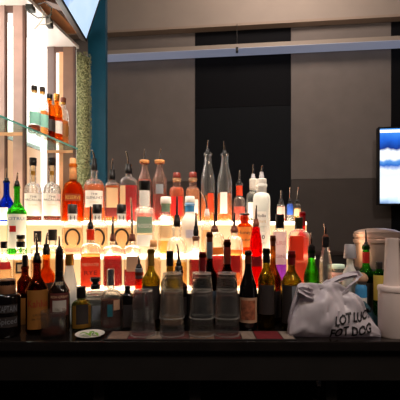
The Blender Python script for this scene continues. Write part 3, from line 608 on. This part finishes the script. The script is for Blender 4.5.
strap([(312, 292, -.004, (0, 0, 1)), (306, 288, -.01, (0, 0, 1)), (300, 286, -.016, (.1, 0, 1)), (295.5, 287, -.02, (.2, 0, 1)), (296, 290, -.024, (.4, 0, 1)), (302, 293, -.026, (.2, 0, 1)), (311, 296, -.024, (0, 0, 1))], .024)
def bagtext(t, px, py, wpx, hpx, slope):
    vs, fs, asp = text_mesh(t, .035); s = F/dB; out = []
    bmx = bmesh.new()
    vv = [bmx.verts.new((a, b, 0)) for a, b in vs]
    for f in fs:
        try: bmx.faces.new([vv[k] for k in f])
        except ValueError: pass
    bmesh.ops.triangulate(bmx, faces=bmx.faces[:]); bmesh.ops.subdivide_edges(bmx, edges=bmx.edges[:], cuts=3, use_grid_fill=True)
    for v in bmx.verts:
        a, b = v.co.x, v.co.y
        xx = X(px + a*wpx, dB) - bg.location.x; zz = Z(py - b*hpx - slope*a*wpx + .9*math.sin(a*11), dB) - BAR
        h = tree.ray_cast(Vector((xx, -.3, max(.003, zz))), Vector((0, 1, 0)))
        v.co = Vector((xx, (h[0].y if h[0] else -.02) - .0022, max(.003, zz)))
    bmobj('handwriting', bmx, INK, bg)
bagtext('LOT LUCY', 350, 314.5, 39, 10, .14)
bagtext('FOT DOG', 347, 328, 40, 10, .1)

# ------------------------------------------------------------------ back bar at the left: dividers, glass shelf, lit panels
bb = empty('back_bar_shelving', (-1.0, 2.1, 0), 'tall lit back bar with wooden posts and glass shelves at the left', 'shelving')
BI = Matrix.Translation((1.0, -2.1, 0))
PW = pbr('post_wood', (172, 144, 134), .5, noise_amt=.12, noise_scale=12)
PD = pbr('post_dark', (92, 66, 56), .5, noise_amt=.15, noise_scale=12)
OW = pbr('panel_wood', (226, 170, 126), .5, noise_amt=.1, noise_scale=9)
SHZ, TPZ = 1.928, 2.60
ex = lambda d: -.898 + .19*(d-1.9)          # front edge of the shelf
skew = Matrix(((1, .19, 0, 0), (0, 1, 0, 0), (0, 0, 1, 0), (0, 0, 0, 1)))
def sbox(name, u0, u1, d0, d1, z0, z1, mat, parent=bb, bev=0.):
    """box between depths d0 and d1, u measured sideways from the shelf front edge"""
    mtx = BI @ Matrix(((1, .19, 0, -.898-.19*1.9), (0, 1, 0, 0), (0, 0, 1, 0), (0, 0, 0, 1)))
    return box(name, u0, u1, d0, d1, z0, z1, mat, parent, bev, mtx)
PG = pbr('post_grey_shaded', (116, 100, 95), .5, noise_amt=.1, noise_scale=12)  # far rear post: its shade is put into the darker colour
for d0, pa, pb_, ra, rb_, pm, rm in ((1.96, -.121, -.068, -.24, -.166, PW, PW), (2.40, -.100, -.034, -.206, -.160, pbr('end_wood_shaded', (122, 92, 74), .5, noise_amt=.12, noise_scale=12), PG)):  # far front post likewise carries its shade in the wood colour
    sbox('post', pa, pb_, d0, d0+.016, 0, TPZ, pm, bev=.002)
    sbox('post_cheek', pb_, pb_+.012, d0-.002, d0+.016, 0, TPZ, PD)  # shaded side face of the post, put in as darker wood
    sbox('rear_post', ra, rb_, d0, d0+.016, 0, TPZ, rm, bev=.002)
    sbox('rear_post_cheek', rb_, rb_+.006, d0-.002, d0+.016, 0, TPZ, PD)  # rear post's shaded side, also put in as darker wood
    sbox('rail', ra, pb_, d0+.002, d0+.015, TPZ-.035, TPZ, PD)
    sbox('rail', ra, pb_, d0-.004, d0+.015, SHZ-.03, SHZ-.012, OW)
sbox('glass_shelf', -.26, 0, 1.2, 2.395, SHZ-.010, SHZ, SHELFGLASS)
sbox('shelf_edge', 0, .002, 1.2, 2.395, SHZ-.010, SHZ, pbr('shelf_edge_teal', (120, 196, 188), .15, trans=.3))
sbox('light_panel', -.275, -.262, 1.2, 2.425, SHZ+.02, TPZ, glow('back_light_panel', (255, 246, 238), 3.))
sbox('lower_panel', -.275, -.262, 1.2, 2.425, 1.2, SHZ-.012, glow('lower_panel_glow', (250, 192, 140), .62, .2))  # peach wood panel; the light falling on it is put in as glow
sbox('end_panel', -.27, -.034, 2.43, 2.44, 0, TPZ, glow('end_light_panel', (255, 240, 224), 2.))
sbox('wood_strip', -.128, -.100, 2.402, 2.414, 0, TPZ-.035, OW)
sbox('top_shelf', -.26, -.01, 1.2, 2.43, TPZ, TPZ+.02, pbr('top_shelf_white', (240, 238, 234), .25, coat=.4))
sbox('soffit', -.16, .03, 1.2, 2.43, TPZ+.10, TPZ+.6, OW)
sbox('soffit_trim', .03, .045, 1.2, 2.43, TPZ+.06, TPZ+.6, PD)
# picture-like dark decanter silhouette behind the shelf bottles
sh5 = (('clear whisky bottle with teal label and amber dregs, nearest on the glass shelf', 2.02, 0, CLEAR, L_BROWN, TEALP, BLACK, 47),
       ('amber whisky bottle with teal label and dark stopper, second along the glass shelf', 2.092, 0, CLEAR, L_AMBER, TEALP, DARKP, 49),
       ('bottle with wide black cap and brown spirit, third along the glass shelf', 2.163, -.002, AMBERG, L_BROWN, DARKP, BLACK, 45),
       ('amber bottle with white label and gold banded cap, fourth along the glass shelf', 2.234, 0, AMBERG, L_AMBER, PAPER, GOLDP, 48),
       ('round shouldered clear bottle with brown cap, farthest along the glass shelf', 2.305, 0, CLEAR, L_AMBER, YELLOWP, BROWNC, 47))
for lb, d, du, gm, lq, lp, cm, hp in sh5:
    xx = ex(d) - .045 + du; px = xx/d*F + 200; s = F/d; by = HZ - (SHZ-CAMZ)*s
    bottle('whisky_bottle', lb, gs, px, (d, SHZ), .067*s, by-hp*.93, by-hp*.56, by-hp*.78, .028*s, gm, 'dome', liquid=(lq, by - hp*(.15 if cm is BLACK and gm is CLEAR else .5)),
           labels=((by-hp*.42, by-hp*.16, .056*s, lp),), caps=((by-hp, by-hp*.9, .033*s, cm), (by-hp*.9, by-hp*.86, .03*s, GOLDP, 'cap_band')), turn=.25)
# cables and clips above the top shelf
cb = empty('cable_bundle', (-.86, 2.0, TPZ+.02), 'loose dark cables drooping over the white top shelf', 'cable')
CM = pbr('cable_black', (30, 36, 32), .5)
q = lambda px, py, d: (X(px, d-.1)+.86, d-2.1, Z(py, d-.1)-TPZ-.02)
tube('cable', [q(26, 8, 2.0), q(32, 14, 1.98), q(38, 18, 1.97), q(46, 17, 1.97), q(52, 14, 1.98)], .003, CM, cb)
tube('cable', [q(40, 6, 2.0), q(44, 12, 1.98), q(42, 20, 1.96), q(36, 28, 1.95), q(34, 29, 1.95), q(38, 25, 1.95), q(48, 24, 1.96), q(52, 22, 1.98)], .0026, pbr('cable_grey', (110, 116, 108), .5), cb)
tube('cable', [q(38, 4, 2.0), q(45, 2, 1.98), q(52, 8, 1.97), q(50, 18, 1.97)], .003, CM, cb)
box('cable_clip', q(27, 0, 2.0)[0], q(34, 0, 2.0)[0], -.12, -.08, q(0, 11, 2.0)[2], q(0, 6, 2.0)[2], CM, cb, .003)
box('cable_clip', q(47, 0, 2.0)[0], q(52, 0, 2.0)[0], -.12, -.08, q(0, 27, 2.0)[2], q(0, 19, 2.0)[2], CM, cb, .003)

# ------------------------------------------------------------------ television on its arm, upper left
th = math.radians(18.5)
tvl = empty('tilted_television', (-.689, 1.7, 2.526), 'wall television tilted down with a blue picture, at the upper left', 'television')
tvl.rotation_euler = (0, th, 0)
def screen_mat(name, cols, strength, scale, axis):
    m = bpy.data.materials.new(name); m.use_nodes = True; nt = m.node_tree; b = nt.nodes['Principled BSDF']
    b.inputs['Base Color'].default_value = (.01, .01, .01, 1); b.inputs['Roughness'].default_value = .2
    tc = nt.nodes.new('ShaderNodeTexCoord'); sp = nt.nodes.new('ShaderNodeSeparateXYZ'); nt.links.new(tc.outputs['Object'], sp.inputs[0])
    nz = nt.nodes.new('ShaderNodeTexNoise'); nz.inputs['Scale'].default_value = scale; nz.inputs['Detail'].default_value = 4
    nt.links.new(tc.outputs['Object'], nz.inputs['Vector'])
    ma = nt.nodes.new('ShaderNodeMath'); ma.operation = 'MULTIPLY_ADD'; ma.inputs[1].default_value = axis[1]; ma.inputs[2].default_value = axis[2]
    nt.links.new(sp.outputs[axis[0]], ma.inputs[0])
    m2 = nt.nodes.new('ShaderNodeMath'); m2.operation = 'MULTIPLY_ADD'; m2.inputs[1].default_value = axis[3]; nt.links.new(nz.outputs['Fac'], m2.inputs[0]); nt.links.new(ma.outputs[0], m2.inputs[2])
    r = nt.nodes.new('ShaderNodeValToRGB'); r.color_ramp.interpolation = 'LINEAR'
    while len(r.color_ramp.elements) < len(cols): r.color_ramp.elements.new(.5)
    for e, (p, c) in zip(r.color_ramp.elements, cols): e.position = p
    for e, (p, c) in zip(r.color_ramp.elements, cols): e.color = lin(c) + (1,)
    nt.links.new(m2.outputs[0], r.inputs['Fac']); nt.links.new(r.outputs['Color'], b.inputs['Emission Color']); b.inputs['Emission Strength'].default_value = strength
    return m
SB = screen_mat('left_screen', [(0, (170, 205, 245)), (.42, (205, 226, 250)), (.5, (96, 150, 235)), (.62, (120, 170, 240)), (1, (60, 110, 215))], 1.0, 9, (1, -.55, .35, .35))
TVB = pbr('television_black', (18, 18, 20), .4)
box('casing', -.035, -.002, -.55, .5, 0, .58, TVB, tvl, .004)
for a in ((-.55, .5, 0, .014), (-.55, .5, .566, .58), (-.55, -.538, .014, .566), (.488, .5, .014, .566)):
    box('bezel', -.004, .002, a[0], a[1], a[2], a[3], TVB, tvl)
box('screen', -.003, 0, -.538, .488, .014, .566, SB, tvl)
BRK = pbr('bracket_brown', (96, 70, 58), .5)
box('mounting_rail', -.075, -.036, -.5, .42, .03, .10, BRK, tvl, .003)
box('mounting_rail', -.075, -.036, -.5, .42, .3, .36, BRK, tvl, .003)
box('wall_arm', -.158, -.07, .24, .30, .04, .09, BRK, tvl, .003)

# ------------------------------------------------------------------ ivy column and teal pillar
struct(box('wall_pillar', X(90.5, 2.75)-.02, X(107.5, 2.81), 2.75, 2.81, 0, 3.9, pbr('teal_paint', (10, 92, 122), .5, noise_amt=.1, noise_scale=4)))
iv = empty('ivy_column', (X(83, 2.6), 2.6, 0), 'column wrapped in pale green ivy between the shelving and the teal pillar', 'plant')
loft('trunk_core', [(0, 0), (.042, 0), (.042, 2.62), (0, 2.62)], pbr('core_green', (116, 122, 84), .9, noise_amt=.3, noise_scale=60), iv, seg=16)
vs = []; fs = []; lm = pbr('ivy_leaf', (178, 182, 138), .6, noise_amt=.22, noise_scale=16, trans=.2)
for i in range(7500):
    z = random.uniform(1.15, 2.64); a = random.uniform(0, 2*PI); bul = 1 + .22*noise.noise(Vector((math.cos(a)*1.2, math.sin(a)*1.2, z*7)))
    r = .05*bul + random.uniform(-.008, .008)
    c = Vector((math.cos(a)*r, math.sin(a)*r, z)); nrm = (Vector((math.cos(a), math.sin(a), random.uniform(-.3, .8))) + Vector((random.gauss(0, .4), random.gauss(0, .4), random.gauss(0, .4)))).normalized()
    t = nrm.orthogonal().normalized(); t.rotate(Matrix.Rotation(random.uniform(0, 6.28), 3, nrm)); b = nrm.cross(t); L = random.uniform(.0055, .0095); k = len(vs)
    vs += [c - t*L, c + b*L*.55 + nrm*.002, c + t*L, c - b*L*.55 + nrm*.002]; fs += [(k, k+1, k+2, k+3)]
me = bpy.data.meshes.new('foliage'); me.from_pydata([tuple(v) for v in vs], [], fs); me.materials.append(lm); link('foliage', me, iv)

# ------------------------------------------------------------------ back wall
ang = -math.atan(.1008)
RW = Matrix.Translation((-1.138, 4.5, 0)) @ Matrix.Rotation(ang, 4, 'Z')
def wx(px):                                  # distance along the back wall under image column px
    t = (px-200)/F; d = 4.3853/(1+.1008*t); return (t*d + 1.138)/math.cos(ang)
def wbox(name, a, b, o0, o1, z0, z1, mat, parent=None, bev=0): return box(name, a, b, -o1, -o0, z0, z1, mat, parent, bev, RW)
PLA = pbr('plaster_beige', (130, 122, 117), .8, noise_amt=.06, noise_scale=5, bump=.08)
DRK = pbr('panel_black', (17, 18, 22), .8, spec=.15); DRK2 = pbr('panel_charcoal', (27, 30, 34), .8, spec=.15)
WNS = pbr('wainscot_brown', (84, 76, 71), .7, noise_amt=.06, noise_scale=5)
FAS = pbr('fascia_beige', (172, 160, 150), .8, noise_amt=.04, noise_scale=4)
E0, E1 = -2.2, 4.6
struct(wbox('wall_back', E0, E1, -.14, 0, 0, 4.7, PLA))
p195, p291, p391 = wx(195), wx(291), wx(390.5)
struct(wbox('trim_1', E0, p195, 0, .014, 1.98, 3.77, PLA)); struct(wbox('trim_2', p195+.003, p291-.003, 0, .012, 2.854, 3.77, DRK))
struct(wbox('trim_3', p195+.003, p291-.003, 0, .012, 1.0, 2.85, DRK2)); struct(wbox('trim_4', p291, p391, 0, .014, 1.985, 3.77, PLA))
struct(wbox('trim_5', p391+.003, E1, 0, .012, 0, 3.77, DRK)); struct(wbox('trim_6', p291, p391, 0, .02, 0, 1.98, WNS)); struct(wbox('trim_7', E0, p195, 0, .02, 0, 1.975, WNS))
struct(wbox('trim_8', E0, E1, 0, .10, 3.79, 4.7, FAS)); struct(wbox('trim_9', E0, E1, 0, .115, 3.764, 3.792, pbr('fascia_lip', (168, 150, 136), .7)))
rl = empty('wall_rail', RW @ Vector((2, -.1, 3.457)), 'long pale rail with blue grey underside crossing the back wall', 'rail')
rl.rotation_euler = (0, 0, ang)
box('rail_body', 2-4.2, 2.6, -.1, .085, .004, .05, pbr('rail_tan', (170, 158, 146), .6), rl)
box('rail_underside', 2-4.2, 2.6, -.1, .085, 0, .004, glow('rail_underside_glow', (136, 144, 170), .42), rl)  # blue light on the underside, put in as a faint glow
tube('hanger_rod', [(wx(237)-2, -.06, .3), (wx(237)-2, -.06, .05)], .0035, BLACK, rl)
box('hanger_block', wx(237)-2-.014, wx(237)-2+.014, -.108, -.06, -.035, .012, BLACK, rl)
# dark bench along the wall
bn = empty('wall_bench', RW @ Vector((3.2, -.4, 0)), 'dark upholstered bench along the back wall, low behind the bar', 'bench')
bn.rotation_euler = (0, 0, ang); BM_ = pbr('bench_dark', (34, 27, 25), .6)
box('bench_back', -1.6, 1.6, .12, .37, .45, 1.12, BM_, bn, .01); box('bench_seat', -1.6, 1.6, -.3, .12, .05, .46, BM_, bn, .01)
box('bench_rail', -1.6, 1.6, .10, .37, 1.12, 1.15, pbr('bench_rail', (60, 46, 40), .5), bn)
# right television
tvr = empty('wall_television', (X(380, 3.86), 3.9, 1.655), 'wall television at the right edge showing a bright blue white stage', 'television')
tvr.rotation_euler = (0, 0, ang)
SR = screen_mat('right_screen', [(0, (70, 110, 170)), (.07, (196, 222, 250)), (.12, (244, 248, 255)), (.3, (240, 246, 255)), (.40, (226, 238, 252)), (.47, (236, 244, 255)), (.52, (40, 100, 190)), (.57, (90, 150, 220)), (.6, (236, 244, 255)), (.7, (240, 246, 255)), (.735, (16, 50, 130)), (.85, (30, 96, 210)), (1, (70, 150, 240))], 1.1, 7, (2, 1/.82, -.07, .14))
box('casing', 0, 1.48, 0, .06, 0, .836, TVB, tvr, .006)
for a in ((0, 1.48, 0, .018), (0, 1.48, .818, .836), (0, .016, .018, .818), (1.464, 1.48, .018, .818)):
    box('bezel', a[0], a[1], -.006, .001, a[2], a[3], TVB, tvr)
box('screen', .016, 1.464, -.003, .001, .018, .818, SR, tvr)
lmk = box('spotlight_glow', .16, .17, -.0045, -.003, .6, .61, SR, tvr); bpy.data.objects.remove(lmk)
box('screen_banner', .016, .42, -.0045, -.003, .775, .805, glow('banner_white', (250, 250, 255), 1.2), tvr)
box('wall_mount', .5, .98, .06, .2, .3, .55, TVB, tvr)

# floor, ceiling, side walls
struct(box('floor', -3.6, 4.2, -1.5, 5.2, -.05, 0, pbr('floor_dark', (40, 32, 28), .5, noise_amt=.2, noise_scale=3)))
struct(box('ceiling', -3.6, 4.2, -1.5, 5.2, 4.7, 4.78, pbr('ceiling_beige', (150, 136, 124), .9)))
struct(box('wall_left', -3.7, -3.6, -1.5, 5.2, 0, 4.7, pbr('side_wall', (110, 92, 80), .8)))
struct(box('wall_right', 4.2, 4.3, -1.5, 5.2, 0, 4.7, pbr('side_wall', (110, 92, 80), .8)))

# ------------------------------------------------------------------ lights
def area(name, loc, target, size, power, rgb):
    l = bpy.data.lights.new(name, 'AREA'); l.size = size; l.energy = power; l.color = lin(rgb)
    o = bpy.data.objects.new(name, l); COL.objects.link(o); o.location = loc
    o.rotation_euler = (Vector(target) - Vector(loc)).to_track_quat('-Z', 'Y').to_euler(); return o
area('added_front_fill', (.6, -.4, 3.9), (.2, 1.3, 1.0), .5, 32, (255, 242, 236))  # unseen fill added for the front of the bar
area('added_highlight_lamp', (-.55, .2, 2.5), (-.1, 1.2, 1.1), .12, 2.5, (255, 226, 196))  # small unseen lamps added for highlights on the glassware
area('added_highlight_lamp', (.75, .1, 2.5), (.3, 1.2, 1.1), .12, 2.5, (255, 226, 196))
l = bpy.data.lights.new('added_shelf_spot', 'SPOT'); l.energy = 14; l.spot_size = math.radians(26); l.spot_blend = .5; l.shadow_soft_size = .03; l.color = lin((255, 238, 220))  # unseen spot added to brighten the glass shelf bottles
o = bpy.data.objects.new('added_shelf_spot', l); COL.objects.link(o); o.location = (-.45, 1.55, 2.35)
o.rotation_euler = (Vector((-.88, 2.17, 2.03)) - o.location).to_track_quat('-Z', 'Y').to_euler()
for lx in (-.95, -.62, -.29, .04, .37):
    l = bpy.data.lights.new('added_label_spot', 'SPOT'); l.energy = 90; l.spot_size = math.radians(34); l.spot_blend = .5; l.shadow_soft_size = .04; l.color = lin((255, 234, 212))  # unseen spots added to light the label fronts on the top step
    o = bpy.data.objects.new('added_label_spot', l); COL.objects.link(o); o.location = (lx, 1.38, 2.75)
    o.rotation_euler = (Vector((lx, 1.68, 1.5)) - o.location).to_track_quat('-Z', 'Y').to_euler()
area('added_highlight_lamp', (1.3, .7, 2.3), (.8, 1.6, 1.3), .15, 3, (255, 222, 196))  # unseen lamp added to brighten the ice bucket
area('added_wall_wash', (.9, 2.9, 4.55), (.9, 4.3, 3.9), .8, 31, (255, 232, 216))  # unseen wash added over the fascia and back wall
area('added_niche_fill', (-.8, 1.75, 2.45), (-1.0, 2.2, 2.0), .15, 1.2, (255, 220, 200))  # unseen fill added for the back bar niche
w = bpy.data.worlds.new('World'); SC.world = w; w.use_nodes = True
w.node_tree.nodes['Background'].inputs[0].default_value = lin((120, 116, 124)) + (1,); w.node_tree.nodes['Background'].inputs[1].default_value = .03

cam = bpy.data.cameras.new('Camera'); co = bpy.data.objects.new('Camera', cam); COL.objects.link(co)
co.location = (0, 0, CAMZ); co.rotation_euler = (PI/2, 0, 0)
cam.sensor_width = 36; cam.lens = 36*F/400; cam.shift_y = (HZ-200)/400; cam.clip_start = .05
SC.camera = co
cy = SC.cycles
cy.max_bounces = 24; cy.transmission_bounces = 20; cy.glossy_bounces = 6; cy.transparent_max_bounces = 48; cy.diffuse_bounces = 3
cy.caustics_refractive = True; cy.caustics_reflective = False; cy.sample_clamp_indirect = 6
SC.view_settings.view_transform = 'Standard'; SC.view_settings.look = 'None'; SC.view_settings.gamma = 1; SC.view_settings.exposure = .2; SC.view_settings.use_curve_mapping = False
